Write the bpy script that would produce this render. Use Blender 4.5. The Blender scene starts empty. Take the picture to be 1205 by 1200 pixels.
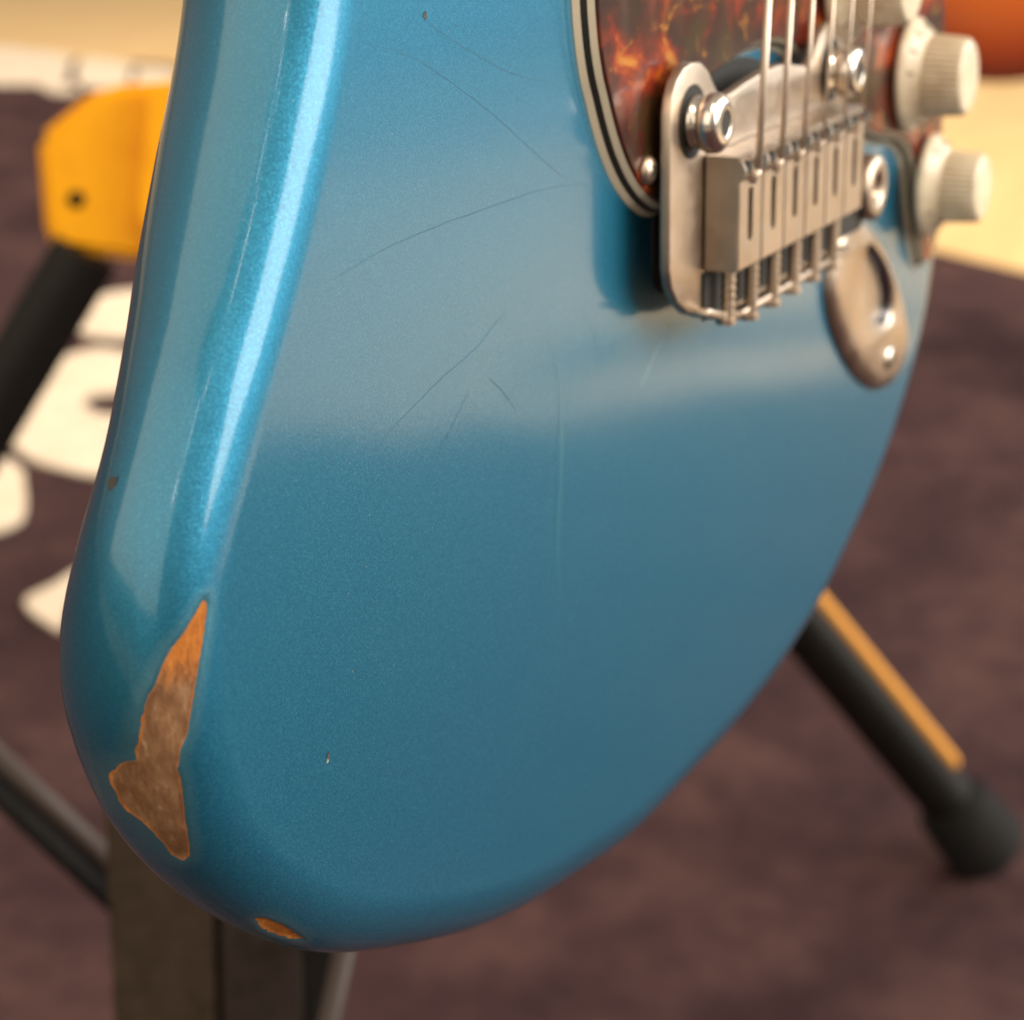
import bpy, bmesh, math, random
from mathutils import Vector, Matrix
from mathutils.geometry import tessellate_polygon
random.seed(4)
R = math.radians
sc = bpy.context.scene

# ------------------------------------------------------------------ camera
cam_d = bpy.data.cameras.new('camera')
cam = bpy.data.objects.new('camera', cam_d)
sc.collection.objects.link(cam)
sc.camera = cam
cam_d.sensor_width = 36
cam_d.lens = 71.7
cam_d.clip_start = 0.01
cam_d.clip_end = 200
cm = Matrix(((0.451611, 0.296152, -0.84163, -0.298982),
             (-0.891731, 0.180896, -0.414841, -0.110222),
             (0.029392, 0.937854, 0.345783, 0.58),
             (0, 0, 0, 1)))
cam.matrix_world = cm
cam_d.dof.use_dof = True
cam_d.dof.focus_distance = 0.228
cam_d.dof.aperture_fstop = 25
cam_d.dof.aperture_blades = 7

# ------------------------------------------------------------------ world: soft indoor room light
w = bpy.data.worlds.new('World')
sc.world = w
w.use_nodes = True
nt = w.node_tree
nt.nodes.clear()
wo = nt.nodes.new('ShaderNodeOutputWorld')
wb = nt.nodes.new('ShaderNodeBackground')
tc = nt.nodes.new('ShaderNodeTexCoord')
sx = nt.nodes.new('ShaderNodeSeparateXYZ')
cr = nt.nodes.new('ShaderNodeValToRGB')
mr = nt.nodes.new('ShaderNodeMapRange')
mr.inputs['From Min'].default_value = -1
nt.links.new(tc.outputs['Generated'], sx.inputs[0])
nt.links.new(sx.outputs['Z'], mr.inputs['Value'])
nt.links.new(mr.outputs['Result'], cr.inputs['Fac'])
e = cr.color_ramp.elements
e[0].position = 0.45; e[0].color = (0.30, 0.26, 0.22, 1)
e[1].position = 1.0; e[1].color = (0.85, 0.74, 0.60, 1)
x = e.new(0.56); x.color = (0.60, 0.56, 0.50, 1)
x = e.new(0.72); x.color = (0.75, 0.65, 0.53, 1)
nt.links.new(cr.outputs['Color'], wb.inputs['Color'])
nt.links.new(wb.outputs[0], wo.inputs[0])
wb.inputs['Strength'].default_value = 0.50

def area(name, loc, target, sx_, sy_, power, col):
    l = bpy.data.lights.new(name, 'AREA')
    l.shape = 'RECTANGLE'; l.size = sx_; l.size_y = sy_
    l.energy = power; l.color = col
    o = bpy.data.objects.new(name, l)
    o.location = loc
    o.rotation_euler = (Vector(target) - Vector(loc)).to_track_quat('-Z', 'Y').to_euler()
    sc.collection.objects.link(o)
    return o
G0 = (0, 0, 0.5)
WARM = (1.0, 0.84, 0.66)
area('unseen_light_panel', (1.2, -3.0, 1.9), G0, 3.0, 2.3, 170, (1.0, 0.93, 0.82))  # unseen area light, sized for the pale streak on the rounded edge
area('unseen_light_panel', (-3.0, 1.6, 2.15), (0, .8, .8), 9.0, 3.0, 140, (1.0, 0.84, 0.62))  # unseen wide area light, added to lighten and grey the bass-side edge
area('unseen_light_panel', (5.2, -3.2, 2.2), G0, 3.0, 2.2, 125, (0.93, 0.98, 1.0))  # unseen area light, added to brighten the upper face of the body
area('spot_lamp', (1.75, -2.5, 1.05), G0, 0.10, 0.10, 0.9, (1, 1, 1))
area('ceiling_lamp', (-0.6, -1.4, 2.6), G0, 0.9, 0.9, 30, WARM)
area('ceiling_lamp', (2.6, 1.2, 2.7), (2.3, 1.1, 0), 0.9, 0.9, 110, WARM)
area('spot_lamp', (-2.0, -2.0, 2.7), G0, 0.10, 0.12, .8, WARM)
area('spot_lamp', (-2.2, -1.6, 2.5), G0, 0.10, 0.12, .6, (1, 1, 1))
area('spot_lamp', (-2.3, -1.3, 2.1), G0, 0.04, 0.12, .8, (1, 1, 1))

sc.view_settings.view_transform = 'Standard'
sc.view_settings.look = 'None'
sc.view_settings.exposure = 0
sc.render.engine = 'CYCLES'
sc.cycles.max_bounces = 8

# ------------------------------------------------------------------ materials
def mat(name, col, rough=0.5, metal=0.0, coat=0.0, spec=0.5, coat_rough=0.05):
    m = bpy.data.materials.new(name)
    m.use_nodes = True
    b = m.node_tree.nodes['Principled BSDF']
    b.inputs['Base Color'].default_value = (*col, 1)
    b.inputs['Roughness'].default_value = rough
    b.inputs['Metallic'].default_value = metal
    b.inputs['Coat Weight'].default_value = coat
    b.inputs['Coat Roughness'].default_value = coat_rough
    b.inputs['Specular IOR Level'].default_value = spec
    return m
def nd(m, t, **kw):
    n = m.node_tree.nodes.new('ShaderNode' + t)
    for k, v in kw.items():
        if k in n.inputs.keys() if hasattr(n.inputs, 'keys') else False:
            n.inputs[k].default_value = v
        else:
            setattr(n, k, v)
    return n
def bsdf(m): return m.node_tree.nodes['Principled BSDF']
def lk(m, a, b): m.node_tree.links.new(a, b)
def ramp(m, pts, fac):
    n = nd(m, 'ValToRGB')
    el = n.color_ramp.elements
    el[0].position, el[0].color = pts[0][0], (*pts[0][1], 1)
    el[1].position, el[1].color = pts[-1][0], (*pts[-1][1], 1)
    for p, c in pts[1:-1]:
        k = el.new(p); k.color = (*c, 1)
    lk(m, fac, n.inputs['Fac'])
    return n.outputs['Color']
def noise(m, scale, detail=4, rough=0.55, vec=None, dist=0.0):
    n = nd(m, 'TexNoise')
    n.inputs['Scale'].default_value = scale
    n.inputs['Detail'].default_value = detail
    n.inputs['Roughness'].default_value = rough
    n.inputs['Distortion'].default_value = dist
    if vec is None:
        t = nd(m, 'TexCoord'); vec = t.outputs['Object']
    lk(m, vec, n.inputs['Vector'])
    return n.outputs['Fac']
def bump(m, h, strength, dist=0.001, target='Normal'):
    n = nd(m, 'Bump')
    n.inputs['Strength'].default_value = strength
    n.inputs['Distance'].default_value = dist
    lk(m, h, n.inputs['Height'])
    lk(m, n.outputs[0], bsdf(m).inputs[target])
    return n
def mix(m, fac, a, b, mode='MIX'):
    n = nd(m, 'Mix'); n.data_type = 'RGBA'; n.blend_type = mode
    for s, v in ((0, fac), (6, a), (7, b)):
        if isinstance(v, (int, float)): n.inputs[s].default_value = v
        elif isinstance(v, tuple): n.inputs[s].default_value = (*v, 1)
        else: lk(m, v, n.inputs[s])
    return n.outputs[2]
def math_(m, op, a, b=0.0, clamp=False):
    n = nd(m, 'Math'); n.operation = op; n.use_clamp = clamp
    for s, v in ((0, a), (1, b)):
        if isinstance(v, (int, float)): n.inputs[s].default_value = v
        else: lk(m, v, n.inputs[s])
    return n.outputs[0]

def paint_material():
    m = mat('metallic_blue_paint', (0.02, 0.2, 0.36), 0.42, 0.80, 1.0)
    b = bsdf(m)
    t = nd(m, 'TexCoord').outputs['Object']
    # metal flake: tiny cells, each tilted its own way and slightly different in tint
    v = nd(m, 'TexVoronoi'); v.inputs['Scale'].default_value = 7500
    lk(m, t, v.inputs['Vector'])
    sub = nd(m, 'VectorMath'); sub.operation = 'SUBTRACT'; sub.inputs[1].default_value = (.5, .5, .5)
    lk(m, v.outputs['Color'], sub.inputs[0])
    scl = nd(m, 'VectorMath'); scl.operation = 'SCALE'; scl.inputs['Scale'].default_value = 0.10
    lk(m, sub.outputs[0], scl.inputs[0])
    g = nd(m, 'NewGeometry')
    ad = nd(m, 'VectorMath'); ad.operation = 'ADD'
    lk(m, g.outputs['Normal'], ad.inputs[0]); lk(m, scl.outputs[0], ad.inputs[1])
    no = nd(m, 'VectorMath'); no.operation = 'NORMALIZE'
    lk(m, ad.outputs[0], no.inputs[0])
    lk(m, no.outputs[0], b.inputs['Normal'])
    sepc = nd(m, 'SeparateColor'); lk(m, v.outputs['Color'], sepc.inputs[0])
    flake = ramp(m, [(0, (0.004, 0.148, 0.275)), (0.75, (0.006, 0.182, 0.328)), (1, (0.028, 0.25, 0.40))], sepc.outputs[0])
    big = noise(m, 35, 3, .6, t)
    col = mix(m, math_(m, 'MULTIPLY', big, .35), flake, (0.009, 0.180, 0.300))
    # wear: signed distance (mm, negative inside the bare patch) stored on the mesh
    at = nd(m, 'Attribute'); at.attribute_name = 'wear'
    jit = math_(m, 'MULTIPLY', math_(m, 'SUBTRACT', noise(m, 1200, 3, .6, t), .5), .38)
    d = math_(m, 'ADD', at.outputs['Fac'], jit)
    bare = math_(m, 'LESS_THAN', d, 0.0)
    gm = nd(m, 'Mapping'); gm.inputs['Scale'].default_value = (1, .35, 1); gm.inputs['Rotation'].default_value = (0, 0, R(18))
    lk(m, t, gm.inputs['Vector'])
    n1 = noise(m, 1100, 6, .7, gm.outputs[0])
    n2 = noise(m, 260, 4, .6, t)
    wood = ramp(m, [(0.25, (0.10, 0.045, 0.022)), (0.46, (0.18, 0.092, 0.048)), (0.58, (0.26, 0.145, 0.08)), (0.70, (0.48, 0.37, 0.24))],
                math_(m, 'ADD', math_(m, 'MULTIPLY', n1, .6), math_(m, 'MULTIPLY', n2, .4)))
    at2 = nd(m, 'Attribute'); at2.attribute_name = 'rawness'
    rw = math_(m, 'ADD', .16, math_(m, 'MULTIPLY', math_(m, 'SUBTRACT', n2, .35), .55))
    rim = math_(m, 'MULTIPLY', math_(m, 'ADD', d, rw), 3.2, True)
    rtop = math_(m, 'MULTIPLY', math_(m, 'ADD', math_(m, 'SUBTRACT', at2.outputs['Fac'], .5), math_(m, 'MULTIPLY', math_(m, 'SUBTRACT', n1, .5), 1.3)), 2.2, True)
    rim = math_(m, 'MAXIMUM', rim, math_(m, 'MULTIPLY', rtop, .72))
    orange = ramp(m, [(0.3, (0.38, 0.105, 0.015)), (0.7, (0.60, 0.22, 0.04))], n1)
    wcol = mix(m, rim, wood, orange)
    # dulled halo in the lacquer round the bare wood
    halo = ramp(m, [(0.0, (1, 1, 1)), (1.0, (0, 0, 0))], math_(m, 'DIVIDE', d, 1.7))
    halo = math_(m, 'MULTIPLY', halo, .42)
    pcol = mix(m, halo, col, (0.16, 0.34, 0.38))
    lk(m, mix(m, bare, pcol, wcol), b.inputs['Base Color'])
    inv = math_(m, 'SUBTRACT', 1.0, bare)
    lk(m, math_(m, 'MULTIPLY', inv, .76), b.inputs['Metallic'])
    lk(m, math_(m, 'MULTIPLY', inv, .9), b.inputs['Specular IOR Level'])
    sm = noise(m, 60, 5, .6, t)
    lk(m, math_(m, 'ADD', math_(m, 'MULTIPLY', bare, .30), .47), b.inputs['Roughness'])
    lk(m, math_(m, 'MULTIPLY', inv, 1.0), b.inputs['Coat Weight'])
    cr_ = math_(m, 'ADD', .075, math_(m, 'MULTIPLY', sm, .07))
    lk(m, cr_, b.inputs['Coat Roughness'])
    # faint orange peel in the clear coat
    h = noise(m, 1500, 2, .5, t)
    bump(m, h, 0.05, 0.0001, 'Coat Normal')
    b.inputs['Coat IOR'].default_value = 1.45
    return m
M_paint = paint_material()

def tortoise():
    m = mat('tortoiseshell_plastic', (0.05, 0.01, 0.006), 0.3, 0, .42, spec=.25, coat_rough=.10)
    t = nd(m, 'TexCoord').outputs['Object']
    mp = nd(m, 'Mapping'); mp.inputs['Scale'].default_value = (1.0, 1.35, 1.0)
    mp.inputs['Rotation'].default_value = (0, 0, R(-35))
    mp.inputs['Location'].default_value = (0.013, 0.006, 0)
    lk(m, t, mp.inputs['Vector'])
    n = noise(m, 80, 4, .6, mp.outputs[0], .5)
    c = ramp(m, [(0.40, (0.032, 0.012, 0.010)), (0.50, (0.070, 0.014, 0.009)), (0.57, (0.19, 0.020, 0.008)), (0.62, (0.36, 0.060, 0.010)), (0.69, (0.50, 0.20, 0.03))], n)
    n3 = noise(m, 150, 5, .65, mp.outputs[0], 1.0)
    am = ramp(m, [(0.60, (0, 0, 0)), (0.68, (1, 1, 1))], n3)
    c = mix(m, am, c, (0.42, 0.19, 0.025))
    c = mix(m, ramp(m, [(0.56, (0, 0, 0)), (0.64, (.6, .6, .6))], noise(m, 60, 3, .5, t)), c, (0.045, 0.035, 0.010))
    lk(m, c, bsdf(m).inputs['Base Color'])
    return m
M_tort = tortoise()
M_cream = mat('aged_cream_plastic', (0.62, 0.55, 0.42), .35)
M_black_ply = mat('black_plastic_ply', (0.02, 0.02, 0.018), .35)

def worn_metal(name, col, rough, spread=.12):
    m = mat(name, col, rough, 1.0)
    t = nd(m, 'TexCoord').outputs['Object']
    n = noise(m, 260, 5, .65, t)
    lk(m, math_(m, 'ADD', rough, math_(m, 'MULTIPLY', math_(m, 'SUBTRACT', n, .5), spread * 2)), bsdf(m).inputs['Roughness'])
    c = ramp(m, [(0.3, tuple(k * .82 for k in col)), (0.65, col)], noise(m, 90, 4, .6, t))
    lk(m, c, bsdf(m).inputs['Base Color'])
    bump(m, n, .05, .0003)
    return m
M_nickel = worn_metal('satin_nickel', (0.62, 0.505, 0.40), .38, .2)
M_steel = worn_metal('brushed_steel', (0.56, 0.46, 0.37), .40, .2)
M_chrome = worn_metal('polished_chrome', (0.86, 0.80, 0.72), .22, .08)
M_dark = mat('dark_recess', (0.012, 0.011, 0.009), .6)  # near-black for dark parts and for shade painted into recesses
M_string = worn_metal('wound_string_steel', (0.88, 0.76, 0.64), .58)
def knob_mat():
    m = mat('aged_white_plastic', (0.80, 0.72, 0.58), .32, 0, .3)
    n = noise(m, 200, 4, .6)
    lk(m, ramp(m, [(0.3, (0.66, 0.54, 0.38)), (0.6, (0.82, 0.72, 0.55))], n), bsdf(m).inputs['Base Color'])
    return m
M_knob = knob_mat()
M_print = mat('faded_print', (0.30, 0.26, 0.20), .5)

def yellow():
    m = mat('yellow_moulded_plastic', (0.92, 0.33, 0.002), .45, spec=.25)
    lk(m, ramp(m, [(0.3, (0.90, 0.37, 0.001)), (0.5, (0.97, 0.43, 0.002)), (0.8, (0.84, 0.33, 0.004))], noise(m, 25, 3)), bsdf(m).inputs['Base Color'])
    return m
M_yellow = yellow()
M_strip = mat('faded_yellow_rubber', (0.66, 0.30, 0.055), .6, spec=.2)
def blackm(name, col, rough):
    m = mat(name, col, rough, spec=.18)
    n = noise(m, 160, 4, .6)
    lk(m, ramp(m, [(0.3, tuple(k * .7 for k in col)), (0.7, tuple(k * 1.25 for k in col))], n), bsdf(m).inputs['Base Color'])
    bump(m, n, .15, .0005)
    return m
M_black = blackm('black_powder_coat', (0.007, 0.006, 0.005), .5)
M_rubber = blackm('black_rubber', (0.012, 0.011, 0.011), .7)
M_postl = blackm('dusty_grey_brown_metal', (0.060, 0.042, 0.030), .55)
M_postd = blackm('dark_grey_metal', (0.040, 0.030, 0.026), .5)
M_rod = mat('scuffed_dark_rod', (0.050, 0.034, 0.029), .6, .1)

def carpet():
    m = mat('dark_plum_carpet', (0.13, 0.06, 0.055), .95, spec=.1)
    t = nd(m, 'TexCoord').outputs['Object']
    n1 = noise(m, 9, 5, .65, t)
    n2 = noise(m, 420, 3, .7, t)
    n3 = noise(m, 45, 3, .6, t)
    c = ramp(m, [(0.38, (0.028, 0.014, 0.017)), (0.50, (0.052, 0.026, 0.028)), (0.62, (0.088, 0.046, 0.043))],
             math_(m, 'ADD', math_(m, 'MULTIPLY', n1, .55), math_(m, 'ADD', math_(m, 'MULTIPLY', n2, .25), math_(m, 'MULTIPLY', n3, .2))))
    lk(m, c, bsdf(m).inputs['Base Color'])
    bump(m, n2, .8, .003)
    return m
M_carpet = carpet()
def letterm():
    m = mat('white_carpet_print', (0.85, 0.74, 0.60), .9, spec=.1)
    n = math_(m, 'ADD', math_(m, 'MULTIPLY', noise(m, 300, 3, .6), .4), math_(m, 'MULTIPLY', noise(m, 28, 4, .65), .6))
    lk(m, ramp(m, [(0.3, (0.54, 0.44, 0.34)), (0.55, (0.68, 0.58, 0.46)), (0.75, (0.74, 0.64, 0.52))], n), bsdf(m).inputs['Base Color'])
    bump(m, n, .5, .002)
    return m
M_letter = letterm()
def woodfloor():
    m = mat('honey_wood', (0.7, 0.42, 0.15), .42)
    t = nd(m, 'TexCoord').outputs['Object']
    mp = nd(m, 'Mapping'); mp.inputs['Scale'].default_value = (1, 12, 1)
    lk(m, t, mp.inputs['Vector'])
    n = noise(m, 3, 5, .6, mp.outputs[0], .6)
    lk(m, ramp(m, [(0.3, (0.62, 0.40, 0.17)), (0.6, (0.72, 0.49, 0.22)), (0.8, (0.78, 0.56, 0.28))], n), bsdf(m).inputs['Base Color'])
    return m
M_wood = woodfloor()
M_floor = mat('grey_brown_floor', (0.30, 0.25, 0.21), .6)

# ------------------------------------------------------------------ helpers
def link(o, parent=None):
    sc.collection.objects.link(o)
    if parent: o.parent = parent
    return o
def mobj(name, verts, faces, m, parent=None, smooth=False, scale=1.0, mats=None, mat_idx=None):
    me = bpy.data.meshes.new(name)
    me.from_pydata([tuple(c * scale for c in v) for v in verts], [], faces)
    bm = bmesh.new(); bm.from_mesh(me)
    bmesh.ops.recalc_face_normals(bm, faces=bm.faces)
    bm.to_mesh(me); bm.free()
    for k in (mats or [m]): me.materials.append(k)
    if mat_idx:
        for f, i in zip(me.polygons, mat_idx): f.material_index = i
    if smooth:
        for f in me.polygons: f.use_smooth = True
    return link(bpy.data.objects.new(name, me), parent)
def bmobj(name, bm, m, parent=None, smooth=False, scale=1.0, angle=None):
    bmesh.ops.recalc_face_normals(bm, faces=bm.faces)
    if scale != 1.0: bmesh.ops.scale(bm, vec=(scale,) * 3, verts=bm.verts)
    me = bpy.data.meshes.new(name); bm.to_mesh(me); bm.free()
    me.materials.append(m)
    if smooth or angle is not None:
        for f in me.polygons: f.use_smooth = True
    o = link(bpy.data.objects.new(name, me), parent)
    if angle is not None:
        me.set_sharp_from_angle(angle=R(angle))
    return o
def empty(name, loc=(0, 0, 0), rot=(0, 0, 0)):
    o = bpy.data.objects.new(name, None)
    o.empty_display_size = .05
    o.location = loc; o.rotation_euler = rot
    return link(o)
def add_box(bm, c, s, bevel=0.0, rotz=0.0, seg=2):
    r = bmesh.ops.create_cube(bm, size=1.0)
    vs = r['verts']
    bmesh.ops.scale(bm, vec=s, verts=vs)
    if bevel:
        es = list({e for v in vs for e in v.link_edges})
        rr = bmesh.ops.bevel(bm, geom=es, offset=bevel, segments=seg, affect='EDGES', profile=.5)
        vs = list({v for f in rr['faces'] for v in f.verts} | {v for v in vs if v.is_valid})
    if rotz: bmesh.ops.rotate(bm, cent=(0, 0, 0), matrix=Matrix.Rotation(rotz, 3, 'Z'), verts=vs)
    bmesh.ops.translate(bm, vec=c, verts=vs)
    return vs
def lathe(bm, prof, n=48, center=(0, 0, 0), axis='Z'):
    """prof: list of (radius, height)"""
    rings = []
    for r, h in prof:
        ring = []
        for i in range(n):
            a = 2 * math.pi * i / n
            ring.append(bm.verts.new((center[0] + r * math.cos(a), center[1] + r * math.sin(a), center[2] + h)))
        rings.append(ring)
    for a, b in zip(rings, rings[1:]):
        for i in range(n):
            bm.faces.new((a[i], a[(i + 1) % n], b[(i + 1) % n], b[i]))
    if prof[0][0] > 1e-6: bm.faces.new(rings[0][::-1])
    if prof[-1][0] > 1e-6: bm.faces.new(rings[-1])
    return rings
def tube(bm, p0, p1, r, n=16, r1=None):
    p0, p1 = Vector(p0), Vector(p1)
    d = (p1 - p0); q = d.to_track_quat('Z', 'Y')
    r1 = r if r1 is None else r1
    a, b = [], []
    for i in range(n):
        t = 2 * math.pi * i / n
        v = Vector((math.cos(t), math.sin(t), 0))
        a.append(bm.verts.new(p0 + q @ (v * r))); b.append(bm.verts.new(p1 + q @ (v * r1)))
    for i in range(n): bm.faces.new((a[i], a[(i + 1) % n], b[(i + 1) % n], b[i]))
    bm.faces.new(a[::-1]); bm.faces.new(b)
def catmull(pts, n=6, closed=True):
    out = []; N = len(pts)
    rng = range(N) if closed else range(N - 1)
    for i in rng:
        if closed: p = [pts[(i + k) % N] for k in (-1, 0, 1, 2)]
        else: p = [pts[max(i - 1, 0)], pts[i], pts[i + 1], pts[min(i + 2, N - 1)]]
        for k in range(n):
            t = k / n
            out.append(tuple(.5 * (2 * p[1][c] + (-p[0][c] + p[2][c]) * t + (2 * p[0][c] - 5 * p[1][c] + 4 * p[2][c] - p[3][c]) * t * t
                             + (-p[0][c] + 3 * p[1][c] - 3 * p[2][c] + p[3][c]) * t ** 3) for c in range(len(pts[0]))))
    if not closed: out.append(tuple(pts[-1]))
    return out
def poly_area(p): return .5 * sum(p[i][0] * p[(i + 1) % len(p)][1] - p[(i + 1) % len(p)][0] * p[i][1] for i in range(len(p)))
def ccw(p): return p if poly_area(p) > 0 else p[::-1]
def offset(poly, d):
    """outward offset of a CCW polygon by d"""
    n = len(poly); out = []
    for i in range(n):
        a, b, c = Vector(poly[i - 1]), Vector(poly[i]), Vector(poly[(i + 1) % n])
        e1, e2 = (b - a).normalized(), (c - b).normalized()
        n1, n2 = Vector((e1.y, -e1.x)), Vector((e2.y, -e2.x))
        m = (n1 + n2)
        m = m.normalized() if m.length > 1e-6 else n1
        k = min(1 / max(m.dot(n1), .5), 2)
        out.append(tuple(b + m * d * k))
    return out
def layered(layers, holes=None, cap_top=True, cap_bottom=True):
    """stack of same-length outlines [(poly, z)] joined into a skin, plus straight-walled holes"""
    V, F = [], []
    idx = []
    for p, z in layers:
        idx.append(list(range(len(V), len(V) + len(p)))); V += [(q[0], q[1], z) for q in p]
    n = len(layers[0][0])
    for a, b in zip(idx, idx[1:]):
        for i in range(n): F.append((a[i], a[(i + 1) % n], b[(i + 1) % n], b[i]))
    hs = []
    for h in (holes or []):
        lo = list(range(len(V), len(V) + len(h))); V += [(q[0], q[1], layers[0][1]) for q in h]
        hi = list(range(len(V), len(V) + len(h))); V += [(q[0], q[1], layers[-1][1]) for q in h]
        for i in range(len(h)): F.append((lo[i], hi[i], hi[(i + 1) % len(h)], lo[(i + 1) % len(h)]))
        hs.append((lo, hi))
    def cap(ids, k):
        loops = [ids] + [h[k] for h in hs]
        flat = [i for l in loops for i in l]
        for t in tessellate_polygon([[Vector(V[i]) for i in l] for l in loops]): F.append(tuple(flat[j] for j in t))
    if cap_bottom: cap(idx[0], 0)
    if cap_top: cap(idx[-1], 1)
    return V, F
MM = 0.001
def sheet(name, pts, z, m, kind, parent=None, th=0.0):
    p = ccw(pts)
    if th:
        V, F = layered([(p, z - th), (p, z)])
    else:
        V = [(a, b, z) for a, b in p]
        F = [tuple(t) for t in tessellate_polygon([[Vector(v) for v in V]])]
    o = mobj(name, V, F, m, parent)
    if kind: o['kind'] = kind
    return o

# ------------------------------------------------------------------ setting: floor, wood, carpet with lettering
sheet('floor', [(-40, -40), (40, -40), (40, 40), (-40, 40)], -0.014, M_floor, 'structure')
wf = [(1.0, -1.9), (3.3, -2.3), (8, 1.0), (9, 9), (1.0, 9)]
sheet('wood_floor', wf, -0.009, M_wood, 'structure')
CARP = [(-1.5, -4), (0.0, -4), (0.75, -2.2), (1.40, -1.16), (1.488, -1.084), (1.486, -1.008), (1.46, -0.951), (1.527, -0.937), (1.60, -0.925), (1.561, -0.873), (1.554, -0.829), (1.618, -0.809), (1.661, -0.778), (1.699, -0.744), (1.765, -0.722), (1.774, -0.663), (1.831, -0.627), (1.877, -0.602), (1.96, -0.57), (1.90, -.30), (2.235, .49), (3.0, 2.30), (2.90, 2.60), (2.6, 3.3), (1.6, 6), (-1.5, 6)]
car = sheet('carpet', CARP, 0.0, M_carpet, 'structure', th=.006)
sheet('reflection_gap_strip', catmull([(1.663, -0.898), (1.777, -0.921), (1.844, -0.903), (1.93, -0.851), (1.978, -0.793), (2.03, -0.713), (2.13, -0.615), (2.277, -0.658), (2.155, -0.756), (2.104, -0.842), (2.052, -0.903), (1.984, -0.955), (1.917, -0.983), (1.769, -0.956)], 4), -0.003, mat('slate_strip', (0.07, 0.08, 0.09), .9), 'structure', th=.004)  # added dark strip, shaped to leave a dark gap in the body's reflection
def mark(pts, smooth_n=4, hole=None, shrink=1):
    if shrink != 1:
        mx = sum(q[0] for q in pts) / len(pts); my = sum(q[1] for q in pts) / len(pts)
        pts = [(mx + (q[0] - mx) * shrink, my + (q[1] - my) * shrink) for q in pts]
    p = ccw(catmull(pts, smooth_n))
    V, F = layered([(p, 0.001), (p, 0.004)], [ccw(hole)[::-1]] if hole else None)
    return mobj('printed_letter', V, F, M_letter, car)
mark([(1.311, 1.14), (1.288, 1.164), (1.24, 1.161), (1.17, 1.13), (1.075, 1.073), (1.032, 1.041), (1.001, 0.99), (0.996, 0.953), (0.997, 0.921), (1.03, 0.88), (1.15, .91), (1.28, 1.02)], 5,
     [(1.152, 1.057), (1.175, 1.064), (1.205, 1.04), (1.18, .98), (1.137, 1.002), (1.132, 1.024)])
mark([(1.331, 1.203), (1.40, 1.275), (1.458, 1.300), (1.54, 1.27), (1.50, 1.17), (1.36, 1.14)], shrink=.86)
mark([(1.00, 1.04), (0.985, 0.985), (0.965, 0.965), (0.908, 0.915), (0.862, 0.890), (0.83, 0.92), (0.90, 1.08)], shrink=.86)
mark([(0.746, 0.799), (0.791, 0.802), (0.832, 0.806), (0.88, 0.796), (0.85, .765), (0.788, 0.761), (0.768, 0.759), (0.757, 0.761), (0.722, 0.738), (0.716, 0.743)], 3, shrink=.84)
mark([(2.926, 2.746), (2.966, 2.52), (2.845, 2.413), (2.671, 2.291), (2.60, 2.357), (2.50, 2.5)])
mark([(2.934, 2.447), (2.937, 2.333), (2.837, 2.248), (2.712, 2.174), (2.669, 2.246)])
mark([(2.628, 2.299), (2.657, 2.245), (2.592, 2.203), (2.577, 2.238)])
mark([(2.90, 2.30), (2.91, 2.21), (2.75, 2.09), (2.70, 2.15)])

# ------------------------------------------------------------------ electric guitar
# guitar frame: X towards the treble side, Y towards the neck, Z out of the face, millimetres
gt = empty('electric_guitar', (0, 0, 0.533), (R(87), 0, 0))
gt['label'] = 'worn metallic blue electric guitar body with tortoiseshell pickguard and bare wood patch on its edge'
gt['category'] = 'guitar'

# flat face outline (I), clockwise from the bass side upper part, through the tail, to the treble side
I = [(-104, 120), (-106, 75), (-109, 45), (-113, 23), (-120.5, 6), (-127.8, -7), (-135, -18), (-141.5, -30), (-143.8, -41), (-143.0, -50),
     (-138.9, -59.7), (-129.5, -70.3), (-115.6, -80.3), (-91.8, -91.2), (-74, -97.2), (-55, -101.2), (-36, -104.2), (-15, -104.5), (8, -104.2), (29, -102),
     (47, -98), (63, -92),
     (80, -84), (94, -74.5), (106, -62.5), (112, -50), (114.5, -36), (113.5, -18), (110, 5), (106, 40), (100, 75), (94, 105), (98, 140), (100, 170),
     (60, 192), (0, 196), (-60, 194), (-108, 175), (-110, 150)]
Id = catmull(I, 26)
# wear polygons in face coordinates measured along the surface: (position, inside -> rawness)
def arc_resample(P, steps):
    """closed polyline resampled with step(s) varying by position"""
    out = []; i = 0
    n = len(P)
    cur = Vector(P[0]); nxt = 1; 
    out.append(tuple(cur))
    while nxt <= n:
        st = steps(cur)
        tgt = Vector(P[nxt % n])
        L = (tgt - cur).length
        rem = st
        while L < rem:
            rem -= L; cur = tgt; nxt += 1
            if nxt > n: break
            tgt = Vector(P[nxt % n]); L = (tgt - cur).length
        if nxt > n: break
        cur = cur + (tgt - cur) * (rem / L)
        out.append(tuple(cur))
    return out
def step_fn(p):
    return .45 if (p.x < -85 and -96 < p.y < -12) else 2.2
S = arc_resample(Id, step_fn)
n = len(S)
CW_ = poly_area(S) < 0
nor = []
for i in range(n):
    a, b = Vector(S[i - 1]), Vector(S[(i + 1) % n])
    t = (b - a).normalized()
    nn = Vector((t.y, -t.x))
    if CW_: nn = -nn
    nor.append(nn)
for _ in range(6):
    nor = [((nor[i - 1] + nor[i] * 2 + nor[(i + 1) % n]) / 4).normalized() for i in range(n)]
def lerp(a, b, t): return a + (b - a) * t
def smooth(x, a, b):
    t = max(0, min(1, (x - a) / (b - a))); return t * t * (3 - 2 * t)
A_R, B_R = 8.0, 6.0
prof = []                                     # (outward, z, kind)
k = 9.4
while k > 0: prof.append((-k, 0)); k -= .5
K = 34
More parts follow.
